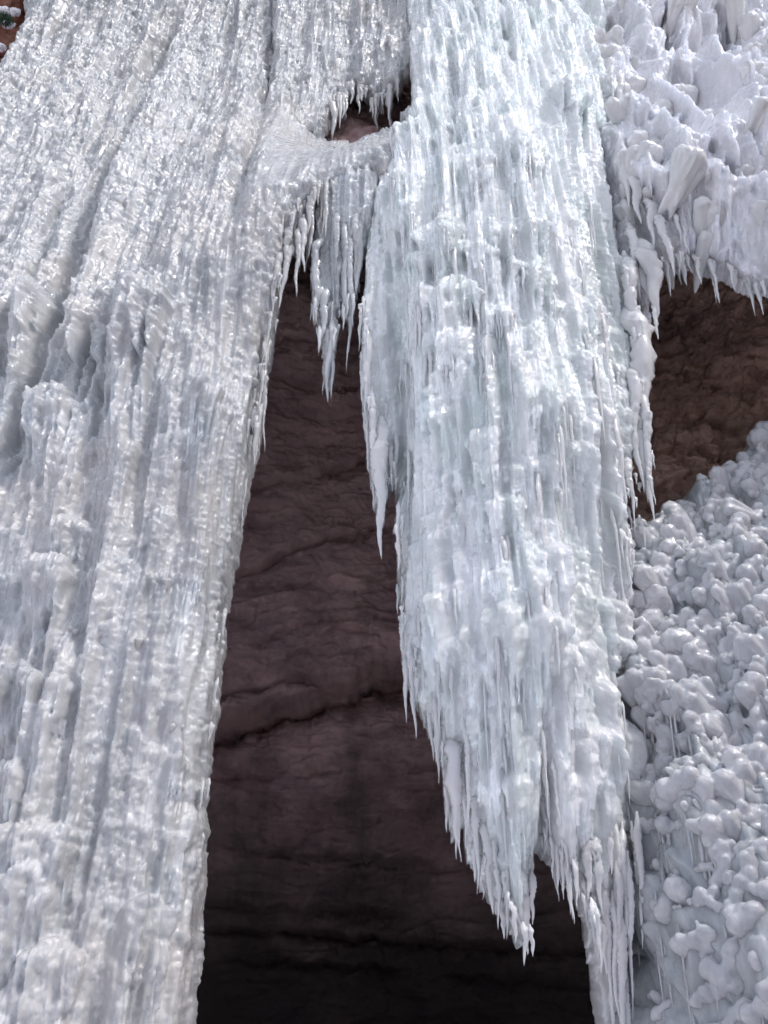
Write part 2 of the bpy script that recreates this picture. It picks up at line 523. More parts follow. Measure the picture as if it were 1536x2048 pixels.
def rock_material(name, a, bcol, c, bump=.6, sc=1.0, foot_and_stains=False):
    m, nt = nodes_of(name); L = nt.links.new
    out = N_(nt, "ShaderNodeOutputMaterial"); b = N_(nt, "ShaderNodeBsdfPrincipled"); L(b.outputs[0], out.inputs[0])
    geo = N_(nt, "ShaderNodeNewGeometry")
    n1 = N_(nt, "ShaderNodeTexNoise", **{"Scale": .7 * sc, "Detail": 9.0, "Roughness": .62}); L(geo.outputs["Position"], n1.inputs["Vector"])
    r1 = ramp(nt, [(.32, a), (.5, bcol), (.68, c)]); L(n1.outputs["Fac"], r1.inputs[0])
    mp = N_(nt, "ShaderNodeMapping"); mp.inputs["Rotation"].default_value = (0, .1, 0); mp.inputs["Scale"].default_value = (.5, .5, 1.7)
    L(geo.outputs["Position"], mp.inputs["Vector"])
    n2 = N_(nt, "ShaderNodeTexNoise", **{"Scale": 1.6 * sc, "Detail": 6.0, "Roughness": .6}); L(mp.outputs[0], n2.inputs["Vector"])
    r2 = ramp(nt, [(.3, (.72, .72, .73)), (.58, (1.15, 1.12, 1.11))]); L(n2.outputs["Fac"], r2.inputs[0])
    mx = N_(nt, "ShaderNodeMix", data_type="RGBA", blend_type="MULTIPLY"); mx.inputs[0].default_value = 1
    L(r1.outputs[0], mx.inputs[6]); L(r2.outputs[0], mx.inputs[7])
    col = mx.outputs[2]
    if foot_and_stains:
        # colour darkens towards the foot of the cave, with a noisy edge
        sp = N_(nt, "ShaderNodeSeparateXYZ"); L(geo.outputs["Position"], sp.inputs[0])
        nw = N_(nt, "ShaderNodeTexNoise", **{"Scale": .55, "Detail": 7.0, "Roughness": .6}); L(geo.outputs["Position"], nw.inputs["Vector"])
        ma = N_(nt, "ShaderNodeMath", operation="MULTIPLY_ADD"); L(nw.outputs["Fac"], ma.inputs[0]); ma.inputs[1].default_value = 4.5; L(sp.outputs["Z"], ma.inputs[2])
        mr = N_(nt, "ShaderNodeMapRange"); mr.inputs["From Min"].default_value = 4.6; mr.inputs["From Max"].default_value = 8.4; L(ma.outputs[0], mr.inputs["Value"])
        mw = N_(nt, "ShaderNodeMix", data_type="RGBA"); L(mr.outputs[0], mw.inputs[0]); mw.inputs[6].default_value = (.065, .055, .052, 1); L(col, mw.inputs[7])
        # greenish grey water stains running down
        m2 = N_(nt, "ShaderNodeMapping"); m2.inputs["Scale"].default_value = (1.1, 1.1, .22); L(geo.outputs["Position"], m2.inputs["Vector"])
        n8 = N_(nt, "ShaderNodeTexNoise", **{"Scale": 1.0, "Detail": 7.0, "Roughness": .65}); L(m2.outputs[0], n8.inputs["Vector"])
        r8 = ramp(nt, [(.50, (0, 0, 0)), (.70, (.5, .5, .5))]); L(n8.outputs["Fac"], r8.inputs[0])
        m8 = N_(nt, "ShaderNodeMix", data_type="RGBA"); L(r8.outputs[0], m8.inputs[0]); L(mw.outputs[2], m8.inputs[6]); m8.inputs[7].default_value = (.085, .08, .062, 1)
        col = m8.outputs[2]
    L(col, b.inputs["Base Color"])
    b.inputs["Roughness"].default_value = .85
    b.inputs["Specular IOR Level"].default_value = .25
    n3 = N_(nt, "ShaderNodeTexNoise", **{"Scale": 5.0 * sc, "Detail": 12.0, "Roughness": .78}); L(geo.outputs["Position"], n3.inputs["Vector"])
    ad = N_(nt, "ShaderNodeMath", operation="ADD"); L(n3.outputs["Fac"], ad.inputs[0]); L(n2.outputs["Fac"], ad.inputs[1])
    mv = N_(nt, "ShaderNodeMapping"); mv.inputs["Rotation"].default_value = (0, .14, 0); mv.inputs["Scale"].default_value = (.8, .8, 3.0); L(geo.outputs["Position"], mv.inputs["Vector"])
    nd = N_(nt, "ShaderNodeTexNoise", **{"Scale": 1.5, "Detail": 6.0, "Roughness": .7}); L(mv.outputs[0], nd.inputs["Vector"])
    vm = N_(nt, "ShaderNodeVectorMath", operation="MULTIPLY_ADD"); L(nd.outputs["Color"], vm.inputs[0]); vm.inputs[1].default_value = (1.6, 1.6, 1.6); L(mv.outputs[0], vm.inputs[2])
    vo = N_(nt, "ShaderNodeTexVoronoi", feature="DISTANCE_TO_EDGE", **{"Scale": .8 * sc}); L(vm.outputs[0], vo.inputs["Vector"])
    cr = N_(nt, "ShaderNodeMapRange"); cr.inputs["From Max"].default_value = .035; cr.inputs["To Min"].default_value = -1.0; cr.inputs["To Max"].default_value = 0.0; L(vo.outputs["Distance"], cr.inputs["Value"])
    a2 = N_(nt, "ShaderNodeMath", operation="MULTIPLY_ADD"); L(cr.outputs[0], a2.inputs[0]); a2.inputs[1].default_value = .34; L(ad.outputs[0], a2.inputs[2]); ad = a2
    bp = N_(nt, "ShaderNodeBump", **{"Strength": bump, "Distance": .12}); L(ad.outputs[0], bp.inputs["Height"]); L(bp.outputs[0], b.inputs["Normal"])
    return m

ICE_WARM = ice_material("warm_grey_ice", (.40, .415, .43), (.60, .61, .62), stain=(.55, .54, .535), sss=1., scale=.12, coat=.25, rough=(.1, .34))
ICE_BLUE = ice_material("blue_white_ice", (.63, .69, .695), (.82, .84, .86), sss=1., scale=.15, radius=(.9, .97, 1.0))
ICE_DRIP = ice_material("blue_white_icicle_ice", (.80, .83, .845), (.91, .92, .94), sss=1., scale=.022)
ICE_PALE = ice_material("pale_grey_icicle_ice", (.57, .575, .58), (.73, .735, .74), sss=1., scale=.022)
ICE_SNOW = ice_material("frosted_ice", (.74, .75, .80), (.85, .855, .90), rough=(.16, .38), sss=1., scale=.12)
ICE_KNOB = ice_material("knob_ice", (.58, .61, .645), (.76, .775, .805), rough=(.06, .26), sss=1., scale=.05, bump=.25)
ICE_CLEAR = ice_material("clear_ice", (.50, .53, .55), (.74, .76, .785), rough=(.06, .2), sss=1., scale=.07)
ICE_GREY = ice_material("grey_clear_ice", (.40, .44, .46), (.62, .65, .68), rough=(.08, .3), sss=1., scale=.12)
ROCK = rock_material("dark_cave_rock", (.29, .20, .205), (.50, .35, .355), (.60, .44, .43), bump=.7, foot_and_stains=True)
ROCK_TAN = rock_material("brown_rock", (.34, .22, .19), (.56, .39, .33), (.72, .53, .44), bump=.8, sc=1.6)
LEAF, _nt = nodes_of('dark_needles')
_b = N_(_nt, 'ShaderNodeBsdfPrincipled'); _o = N_(_nt, 'ShaderNodeOutputMaterial'); _nt.links.new(_b.outputs[0], _o.inputs[0])
_b.inputs['Base Color'].default_value = (.03, .08, .05, 1); _b.inputs['Roughness'].default_value = .6
ROCK_RED = rock_material("red_rock", (.16, .07, .05), (.32, .15, .11), (.44, .24, .18), bump=.7, sc=1.4)

# ------------------------------------------------------------------ cliff behind the ice
def build_cliff():
    ctrl = [(-600, 2300, 14.5), (-600, 1000, 16), (-600, 100, 21), (-300, -60, 23),
            (150, 2000, 13.2), (150, 1000, 14.6), (150, 300, 19.5), (300, 0, 21.5),
            (450, 2000, 17.4), (450, 1500, 16.2), (450, 1000, 16.0), (520, 650, 15.6), (560, 420, 15.6),
            (700, 2040, 18.6), (700, 1500, 17.2), (700, 1000, 16.8), (680, 700, 16.2), (690, 420, 15.9), (720, 240, 18.2), (700, 60, 20.5),
            (1000, 2000, 18.0), (1000, 1500, 16.6), (1000, 1000, 16.6), (1000, 500, 16.8), (1000, 200, 18.5), (1000, 0, 20),
            (1300, 1900, 15.4), (1300, 1400, 15.6), (1330, 900, 16.0), (1400, 700, 16.2), (1400, 540, 15.8), (1400, 300, 18.0), (1400, 60, 20.5),
            (1700, 1900, 15.5), (1700, 1200, 16.5), (1600, 700, 16), (1700, 300, 18), (2100, 1500, 15.5), (2200, 500, 17), (2100, 0, 21)]
    f = tps(ctrl, .05)
    xs = np.concatenate([np.arange(-15, -4.5, .09), np.arange(-4.5, 7.5, .027), np.arange(7.5, 14, .09)]).astype(np.float32)
    zs = np.concatenate([np.arange(-.5, 15.5, .025), np.arange(15.5, 42, .08)]).astype(np.float32)
    X, Z = np.meshgrid(xs, zs)
    Y = f(X.astype(np.float64), Z.astype(np.float64)).astype(np.float32)
    Y = np.clip(Y, 11, 26)
    px, py, dep = project(X, Y, Z)
    h = .35 * fbm(X * .35, Z * .45, 3, 4)
    # bedding that dips to the left
    s = Z - .16 * X + .25 * fbm(X * .3, Z * .3, 9, 3)
    for fr, am, sd in ((.8, .16, 1), (2.1, .08, 2), (5.0, .035, 3), (11.0, .014, 4)):
        q = s * fr + .35 * noise2(X * .7, Z * .7, 40 + sd)
        fl = np.floor(q); t = q - fl
        hv = (_hash(fl, fl * 0 + 7, sd).astype(np.float32) / 4294967296.0 - .5)
        hn = (_hash(fl + 1, fl * 0 + 7, sd).astype(np.float32) / 4294967296.0 - .5)
        k = smooth(.93, 1.0, t)
        h += am * (hv * (1 - k) + hn * k) * 2
    # joint blocks of the brown bay on the right
    wr = smooth(1230, 1330, px) * smooth(1150, 1000, py) * smooth(480, 560, py)
    ca = np.zeros_like(X) + 9; cb = np.zeros_like(X) + 9; hv = np.zeros_like(X)
    bx = X * 2.9 + .35 * fbm(X * 1.3, Z * 1.3, 61, 3); bz = Z * 2.9 + .35 * fbm(X * 1.3, Z * 1.3, 62, 3)
    ix = np.floor(bx); iz = np.floor(bz)
    for dx in (-1, 0, 1):
        for dy in (-1, 0, 1):
            jx = _hash(ix + dx, iz + dy, 5).astype(np.float32) / 4294967296.0; jy = _hash(ix + dx, iz + dy, 6).astype(np.float32) / 4294967296.0
            dd = np.hypot(ix + dx + jx - bx, iz + dy + jy - bz)
            hh = _hash(ix + dx, iz + dy, 8).astype(np.float32) / 4294967296.0
            near = dd < ca
            cb = np.where(near, ca, np.minimum(cb, dd)); hv = np.where(near, hh, hv); ca = np.minimum(ca, dd)
    tilt = (hv - .5) * 1.2 * ((bx - np.floor(bx)) - .5) + (np.modf(hv * 7.3)[0] - .5) * ((bz - np.floor(bz)) - .5)
    h += wr * (.27 * (hv - .5) + .2 * tilt - .09 * (1 - smooth(0, .07, cb - ca)) + .07 * fbm(X * 3, Z * 3.4, 64, 4))
    # the cracks and ledges one can see in the cave
    def crack(line, amp, dec, lip=.0):
        nonlocal h
        line = np.array(line, float)
        yy = np.interp(px, line[:, 0], line[:, 1]) + 9 * noise2(px / 45, py * 0, 71) + 4 * noise2(px / 14, py * 0, 72)
        fadeh = smooth(line[0, 0] - 40, line[0, 0] + 30, px) * smooth(line[-1, 0] + 40, line[-1, 0] - 30, px)
        dy = py - yy
        wob = .9 + .3 * noise2(px / 60, py / 200, 73)
        h -= fadeh * amp * wob * np.where(dy > 0, np.exp(-dy / dec), np.exp(dy / 5.0))
        h += fadeh * lip * np.exp(-np.maximum(-dy, 0) / 60) * (dy < 0)
    crack([(360, 1462), (440, 1440), (520, 1412), (580, 1408), (640, 1385), (700, 1372), (760, 1342), (880, 1326)], 1.35, 50, .25)
    crack([(440, 1392), (520, 1372), (600, 1360), (640, 1372), (720, 1352)], .3, 7)
    crack([(450, 1150), (520, 1128), (600, 1092), (680, 1065), (800, 1040)], .34, 10, .08)
    crack([(480, 965), (560, 945), (640, 930), (720, 900), (800, 880)], .26, 12, .05)
    crack([(440, 1300), (520, 1290), (620, 1262), (740, 1240), (800, 1250)], .16, 8, .04)
    crack([(640, 1240), (720, 1225), (810, 1228)], .2, 5)
    crack([(600, 1090), (640, 1130), (650, 1170)], .12, 5)
    crack([(400, 1545), (520, 1542), (660, 1540)], .2, 9)
    crack([(470, 1700), (560, 1706), (620, 1716), (700, 1712), (780, 1722)], .22, 10, .1)
    crack([(700, 1722), (900, 1736), (1100, 1738)], .16, 10, .12)
    crack([(390, 1806), (560, 1818), (800, 1824)], .26, 26, .1)
    crack([(390, 1862), (600, 1862), (700, 1876), (900, 1886), (1250, 1905)], .4, 16, .14)
    crack([(460, 1925), (600, 1930), (800, 1938)], .3, 20, .1)
    crack([(900, 1950), (1000, 1962), (1250, 1985)], .3, 24, .1)
    h += .016 * ridged(X * 2.2 + .5 * noise2(X * 5, Z * 5, 51), Z * 7 + 1.1 * X, 52) + .02 * fbm(X * 9, Z * 12, 53, 3, .6)
    h += .05 * fbm(X * 3, Z * 4, 33, 5, .6) + .05 * (1 - smooth(0, .12, np.abs(noise2(X * 1.1 + .4 * noise2(X * 3, Z * 3, 8), Z * 1.9, 35)))) * -1
    Y = Y - h
    nz_, nx_ = X.shape
    idx = np.arange(nz_ * nx_).reshape(nz_, nx_)
    q = np.stack([idx[:-1, :-1], idx[:-1, 1:], idx[1:, 1:], idx[1:, :-1]], -1).reshape(-1, 4)
    V = np.stack([X, Y, Z], -1).reshape(-1, 3)
    # top and sides run back so the cliff is a solid mass
    top = V[idx[-1]] + np.array([0, 12, 1.5]); lf = V[idx[:, 0]] + np.array([-3, 10, 0]); rt = V[idx[:, -1]] + np.array([3, 10, 0])
    o = len(V); it = o + np.arange(nx_); il = it[-1] + 1 + np.arange(nz_); ir = il[-1] + 1 + np.arange(nz_)
    V = np.concatenate([V, top, lf, rt])
    q = np.concatenate([q, np.stack([idx[-1, :-1], idx[-1, 1:], it[1:], it[:-1]], -1),
                        np.stack([il[:-1], idx[:-1, 0], idx[1:, 0], il[1:]], -1), np.stack([idx[:-1, -1], ir[:-1], ir[1:], idx[1:, -1]], -1)])
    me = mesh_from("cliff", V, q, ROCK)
    me.materials.append(ROCK_TAN)
    cellpx = (px[:-1, :-1] + 50 * noise2(X[:-1, :-1] * 1.2, Z[:-1, :-1] * 1.2, 90)).ravel(); cellpy = py[:-1, :-1].ravel()
    mi = np.zeros(len(q), np.int32)
    mi[:len(cellpx)] = ((cellpx > 1250) & (cellpy < 1180) & (cellpy > 300)).astype(np.int32)
    me.polygons.foreach_set("material_index", mi)
    ob = link("cliff", me); ob["kind"] = "structure"
    ob["label"] = "dark purple brown rock face of the cave behind the ice"
build_cliff()
print("cliff %.1f" % (time.time() - T0))

# stream bed below the frame
def build_ground():
    xs = np.linspace(-70, 70, 141); ys = np.linspace(-70, 40, 111)
    X, Y = np.meshgrid(xs, ys)
    Z = .12 * fbm(X * .4, Y * .4, 5, 3) - .1
    idx = np.arange(X.size).reshape(X.shape)
    q = np.stack([idx[:-1, :-1], idx[:-1, 1:], idx[1:, 1:], idx[1:, :-1]], -1).reshape(-1, 4)
    o = link("snowy_ground", mesh_from("snowy_ground", np.stack([X, Y, Z], -1).reshape(-1, 3), q, ICE_SNOW)); o["kind"] = "structure"
build_ground()

# unseen wall added behind the camera to keep low sky off the falls' foot
def build_back_shade_wall(y0, top):
    xs = np.linspace(-45, 45, 151); zs = np.linspace(-.5, top, 91)
    X, Z = np.meshgrid(xs, zs)
    Y = y0 - 1.6 * fbm(X * .12, Z * .1, 15, 5) - .10 * Z + .006 * X * X * .5
    V = np.stack([X, Y, Z], -1).reshape(-1, 3)
    idx = np.arange(X.size).reshape(X.shape)
    q = np.stack([idx[:-1, :-1], idx[1:, :-1], idx[1:, 1:], idx[:-1, 1:]], -1).reshape(-1, 4)
    o = len(V); V = np.concatenate([V, V[idx[-1]] + np.array([0, -14, 1.0])]); it = o + np.arange(len(xs))
    q = np.concatenate([q, np.stack([idx[-1, :-1], it[:-1], it[1:], idx[-1, 1:]], -1)])
    o = link("added_shade_wall", mesh_from("added_shade_wall", V, q, ROCK_TAN)); o["kind"] = "structure"
build_back_shade_wall(-10.0, 10.0)

# added wall right of the frame, put there to shade the mound's foot
def build_side_shade_wall(x0, top):
    ys = np.linspace(-14, 13, 110); zs = np.linspace(-.5, top, 90)
    Y, Z = np.meshgrid(ys, zs)
    X = x0 + 1.1 * fbm(Y * .16, Z * .16, 45, 5) + .06 * Z
    Z = Z + (Z / top) * (1.6 * fbm(Y * .22, Y * 0 + 3, 46, 4))
    V = np.stack([X, Y, Z], -1).reshape(-1, 3)
    idx = np.arange(X.size).reshape(X.shape)
    q = np.stack([idx[:-1, :-1], idx[1:, :-1], idx[1:, 1:], idx[:-1, 1:]], -1).reshape(-1, 4)
    o = len(V); V = np.concatenate([V, V[idx[-1]] + np.array([9, 0, 1.0]), V[idx[:, -1]] + np.array([9, 1, 0])])
    it = o + np.arange(len(ys)); ie = it[-1] + 1 + np.arange(len(zs))
    q = np.concatenate([q, np.stack([idx[-1, :-1], it[:-1], it[1:], idx[-1, 1:]], -1), np.stack([idx[:-1, -1], idx[1:, -1], ie[1:], ie[:-1]], -1)])
    o = link("added_shade_wall", mesh_from("added_shade_wall", V, q, ROCK_TAN)); o["kind"] = "structure"
build_side_shade_wall(12.0, 18.0)

# ------------------------------------------------------------------ red crag at the upper left corner
def build_crag():
    c = at(-30, 40, 22.0)
    g = np.random.default_rng(3)
    v, f = ico(6)
    def shell(v, ctr, sc, seed, am):
        k = 1 + am * fbm(v[:, 0] * 1.5 + v[:, 2] * 1.1, v[:, 1] * 1.5 - v[:, 2] * 1.3, seed, 6)
        lay = np.floor(v[:, 2] * 7 + .6 * noise2(v[:, 0] * 2, v[:, 1] * 2, seed)) / 7
        p = v * k[:, None]; p[:, 2] = .5 * p[:, 2] + .5 * lay * k
        return ctr + p * np.array(sc)
    root = thing("crag", "small red brown crag with snow on its ledges, peeking out past the pale curtain's top", "crag", c + np.array([0, 0, -2.5]))
    P = shell(v, c, (2.6, 2.2, 3.0), 21, .25)
    child(root, "rock", mesh_from("rock", P, np.zeros((0, 4), int), ROCK_RED, f))
    for k, (qx, qy, sx, sz_) in enumerate(((30, 24, .17, .05), (6, 21, .2, .06), (16, 50, .2, .045), (2, 95, .16, .07))):
        q = at(qx, qy, 19.95)
        v2, f2 = ico(4)
        P = shell(v2, q, (sx, .14, sz_ * 1.3), 31 + k, .3)
        child(root, "snow", mesh_from("snow", P, np.zeros((0, 4), int), ICE_SNOW, f2))
    # a low evergreen bush rooted on the ledge
    q = at(8, 38, 19.6)
    t = thing("shrub", "tiny dark green shrub growing on a snowy ledge of the red brown crag", "shrub", q + np.array([0, .3, -.3]))
    V = []; Q = []
    for k in range(900):
        d = g.normal(0, 1, 3); d /= np.linalg.norm(d); r = g.uniform(.3, 1) ** .5
        p = q + d * r * np.array([.3, .25, .12])
        a = g.normal(0, 1, 3); a /= np.linalg.norm(a); b = np.cross(a, d); b /= np.linalg.norm(b) + 1e-6
        o = len(V); V += [p - a * .03, p + b * .012, p + a * .05, p - b * .012]; Q.append([o, o + 1, o + 2, o + 3])
    child(t, "foliage", mesh_from("foliage", np.array(V), np.array(Q), LEAF))
    st, sq, stt = icicle_mesh(q + np.array([0, .2, .1]), .5, .03, 5)
    child(t, "stem", mesh_from("stem", st, sq, ROCK_RED, stt))
build_crag()

# ------------------------------------------------------------------ left ice curtain
LEFT_CTRL = [(-250, 2400, 11.0), (100, 2400, 11.2), (330, 2400, 11.6), (-250, 1900, 11.2), (50, 1900, 11.3), (250, 1900, 11.4), (390, 1900, 11.9),
             (-250, 1300, 12.0), (0, 1300, 12.0), (200, 1300, 11.9), (330, 1300, 11.9), (440, 1300, 12.4),
             (-250, 800, 13.6), (0, 800, 13.3), (200, 800, 12.8), (400, 800, 12.5), (520, 800, 13.1),
             (-250, 500, 15.2), (0, 500, 14.9), (150, 500, 14.5), (300, 500, 13.8), (420, 500, 13.1), (540, 500, 13.0), (590, 440, 13.1),
             (-100, 150, 18.5), (100, 200, 17.4), (250, 200, 16.8), (420, 230, 16.0), (500, 300, 14.8), (560, 330, 14.0), (640, 340, 13.5), (720, 330, 13.3),
             (560, 250, 15.9), (640, 268, 15.9), (720, 272, 15.9), (800, 225, 15.4), (850, 260, 14.0), (500, 120, 17.8),
             (100, -100, 20.0), (300, -100, 19.6), (560, -100, 19.4)]
LEFT_POLY = [(-260, 2420), (361, 2420), (363, 2060), (376, 1960), (386, 1850), (391, 1700), (402, 1645), (389, 1600), (396, 1560), (406, 1480), (421, 1400), (428, 1290), (437, 1200), (460, 1100), (470, 1040), (480, 980), (493, 920), (510, 860), (520, 780), (530, 700), (545, 620), (552, 556), (564, 500), (574, 438), (594, 400), (640, 366), (700, 350), (760, 345), (850, 350), (900, 260), (860, 205), (820, 200), (790, 228), (735, 254), (690, 258), (645, 250), (610, 222), (575, 140), (575, -110), (45, -110), (38, 20), (18, 70), (0, 105), (-260, 260)]

def left_extra(px, py, X, Z):
    # gullies between the broad flutes of the slope
    e = 0
    for line, amp, wd in (([(345, 60), (300, 150), (250, 260), (200, 350), (160, 480), (130, 600), (70, 760), (30, 900)], .38, 22),
                          ([(240, 160), (190, 260), (130, 380), (90, 480), (50, 600), (0, 760)], .26, 18),
                          ([(560, 10), (545, 120), (520, 240), (485, 330), (465, 400)], .3, 16),
                          ([(250, 620), (225, 760), (190, 900), (170, 1080), (160, 1250)], .22, 22),
                          ([(360, 700), (370, 900), (350, 1100), (330, 1300), (310, 1500), (290, 1750)], .06, 14)):
        l = np.array(line, float); o = l[:, 1].argsort(); l = l[o]
        xx = np.interp(py, l[:, 1], l[:, 0]) + 10 * noise2(py / 60, py * 0, 12)
        fa = smooth(l[0, 1] - 60, l[0, 1] + 40, py) * smooth(l[-1, 1] + 80, l[-1, 1] - 40, py)
        e = e - 1.05 * amp * fa * np.exp(-((px - xx) / wd) ** 2) + .6 * amp * fa * np.exp(-((px - xx - 2.6 * wd) / (1.6 * wd)) ** 2)
    return e

def flank(px, py):
    """1 on the smooth wall of clear ice that faces the cave"""
    edge = np.interp(py, [430, 620, 800, 1040, 1300, 1560, 2048], [590, 545, 518, 470, 437, 405, 375])
    wd = np.interp(py, [430, 620, 1000, 2048], [120, 130, 95, 110])
    return smooth(edge - wd - 15, edge - wd + 15, px) * smooth(420, 640, py)

def not_flank(px, py, X, Z): return 1 - .8 * flank(px, py)
def ledge(px, py): return smooth(480, 560, px) * smooth(20, -14, py - np.interp(px, [470, 560, 620, 700, 800, 880], [440, 372, 345, 318, 300, 280])) * smooth(200, 240, py)
left = ice_sheet(LEFT_CTRL, LEFT_POLY, ICE_WARM, 101, du=.0125, dz=.019, T=.7, R=.45, sag=.2, calm=ledge, extra=left_extra,
    flutes=((.8, .08, .26), (2.2, .14, .13), (6, .3, .07)),
    heads=[(40, 1380, 42, 260), (130, 1390, 26, 200), (100, 1700, 45, 160), (50, 1800, 55, 260), (100, 1950, 55, 200), (20, 1560, 34, 170), (285, 1840, 38, 300), (340, 1690, 20, 260), (350, 1530, 18, 200),
           (380, 1145, 18, 260), (100, 1160, 45, 200), (150, 1070, 30, 150), (270, 640, 75, 300), (410, 800, 24, 320), (120, 830, 40, 200), (60, 640, 50, 200), (60, 2040, 60, 200), (20, 1700, 40, 140), (90, 1450, 30, 160)],
    layers=[dict(n=2.2, r=(9, 22), L=(3, 12), H=(.5, .9), tail=(.45, .8), where=lambda a, b, c, d: not_flank(a, b, c, d) * (1 - ledge(a, b)) * (.12 + .88 * smooth(500, 1500, b)), tilt=-.03),
            dict(n=30, r=(5, 12), L=(1.3, 3.5), H=(.5, .8), q=.7, where=lambda a, b, c, d: not_flank(a, b, c, d) * (1 - .93 * ledge(a, b)) * (1 - .75 * smooth(450, 1100, b)), chain=.8, cz=.2),
            dict(n=24, r=(3.2, 7.5), L=(8, 36), H=(.5, .9), tail=(.6, .95), where=lambda a, b, c, d: not_flank(a, b, c, d) * smooth(250, 900, b), bead=.12, dt=.01),
            dict(n=60, r=(2.8, 5.5), L=(1.2, 3), H=(.55, 1.0), q=.6, where=lambda a, b, c, d: not_flank(a, b, c, d) * (1 - .8 * ledge(a, b)), chain=2.6, cz=.16),
            dict(n=22, r=(2.5, 6), L=(12, 50), H=(.35, .8), tail=(.7, 1.), where=lambda a, b, c, d: .06 + .94 * flank(a, b), bead=.06, dt=.006)])
root = thing("ice_curtain", "tall pale grey knobbly ice curtain whose straight edge runs down the whole dark cave", "ice curtain", (-3.2, 11.5, 0), "sheets of the frozen waterfall")
child(root, "ice_sheet", left.me)
ic, sz = fringe(left, [(560, 560), (545, 640), (530, 720), (515, 860), (490, 960), (470, 1060), (455, 1150)], 60, (20, 130), (6, 16), lambda x, y: 13.2, lift=40, jit=20, dy=(-.25, .35), seed=3)
a, b = fringe(left, [(380, 2000), (395, 1850), (402, 1640), (430, 1400), (445, 1200)], 26, (15, 70), (6, 13), lambda x, y: 12.3, lift=30, jit=20, dy=(-.2, .4), seed=4); ic += a; sz += b
a, b = fringe(left, [(560, 430), (585, 440), (600, 420), (632, 392), (660, 372)], 34, (30, 150), (7, 18), 13.35, lift=22, dy=(-.2, .5), seed=5); ic += a; sz += b
a, b = spikes([(596, 440, 590, 595, 16), (584, 470, 556, 620, 16), (568, 480, 543, 630, 22), (575, 440, 566, 560, 22), (610, 420, 606, 545, 16), (525, 700, 527, 905, 14), (510, 800, 511, 928, 12), (503, 860, 499, 915, 10),
                (487, 930, 484, 1018, 12), (535, 660, 530, 765, 10), (460, 1130, 457, 1200, 10), (622, 400, 617, 470, 14)], 13.2, 6); ic += a; sz += b
add_parts(root, "icicle", ic, sz, ICE_PALE)
bl = []; bs = []
bulbs(left, 110, lambda a, b: smooth(170, 60, a) * smooth(1300, 1420, b) * (a > -40), (9, 22), (2.5, 5), (.2, -.3, .55), (2, 8), bl, bs, sep=.7)
bulbs(left, 26, lambda a, b: not_flank(a, b, 0, 0) * smooth(1000, 1200, b) * (a > 120), (6, 11), (4, 8), (.1, -.25, .55), (2, 5), bl, bs, sep=1.2)
add_parts(root, "ice_bulb", bl, bs, ICE_PALE, 100, .014)

# ------------------------------------------------------------------ upper curtain above the ledge
UP_CTRL = [(540, 240, 16.4), (620, 250, 16.6), (700, 180, 17.3), (780, 200, 17.0), (540, 100, 17.6), (700, 80, 18.0), (820, 100, 17.2), (560, -100, 19.2), (700, -100, 19.6), (840, -100, 18.8)]
UP_POLY = [(545, -110), (870, -110), (860, 110), (806, 140), (800, 160), (772, 168), (745, 186), (728, 168), (705, 166), (688, 178), (678, 206), (656, 236), (642, 254), (600, 258), (540, 262), (528, 200), (545, 90)]
upper = ice_sheet(UP_CTRL, UP_POLY, ICE_WARM, 102, sag=.9, T=.45, R=.3, flutes=((1.6, .12, .22), (4.5, .25, .10), (10, .4, .04)),
    layers=[dict(n=4, r=(9, 18), L=(4, 12), H=(.6, 1)), dict(n=34, r=(4, 9), L=(2, 12), H=(.7, 1.1), bead=.1, tail=(.4, .8), q=.2), dict(n=60, r=(2.5, 5), L=(1.5, 6), chain=2.5)])
root = thing("ice_curtain", "small upper ice curtain fringed with icicles over a dark hollow above the ledge", "ice curtain", at(690, 200, 17.3), "sheets of the frozen waterfall")
child(root, "ice_sheet", upper.me)
ic, sz = fringe(upper, [(640, 250), (655, 240), (680, 200), (705, 180), (728, 190), (745, 212), (772, 198), (800, 180)], 60, (18, 75), (6, 16), 17.25, lift=20, dy=(-.3, .3), seed=8)
a, b = spikes([(660, 200, 662, 262, 18), (672, 190, 672, 262, 12), (652, 215, 651, 258, 14), (752, 180, 751, 245, 12), (692, 170, 691, 225, 8), (744, 190, 742, 226, 10), (795, 150, 796, 205, 10), (780, 160, 779, 215, 10)], 17.1, 9); ic += a; sz += b
add_parts(root, "icicle", ic, sz, ICE_PALE)

# ------------------------------------------------------------------ cluster hanging from the ledge
HANG_CTRL = [(640, 380, 13.5), (720, 350, 13.3), (650, 600, 13.4), (700, 560, 13.4), (655, 780, 13.4), (760, 450, 13.2)]
HANG_POLY = [(628, 372), (700, 325), (760, 320), (748, 430), (726, 500), (718, 560), (712, 545), (708, 590), (698, 640), (690, 600), (683, 560), (675, 640), (668, 690), (662, 740), (656, 770), (648, 720), (641, 690), (630, 630), (622, 600), (626, 500), (632, 430)]
hang = ice_sheet(HANG_CTRL, HANG_POLY, ICE_CLEAR, 103, du=.011, dz=.016, T=.3, R=.22, flutes=((3.5, .2, .15), (9, .4, .06)),
    layers=[dict(n=14, r=(5, 12), L=(3, 14), bead=.1), dict(n=110, r=(2.5, 5), L=(1.2, 6))])
root = thing("icicle_cluster", "narrow cluster of clear grey icicles hanging from the ledge in front of the cave", "icicle cluster", at(680, 360, 13.5))
child(root, "ice_sheet", hang.me)
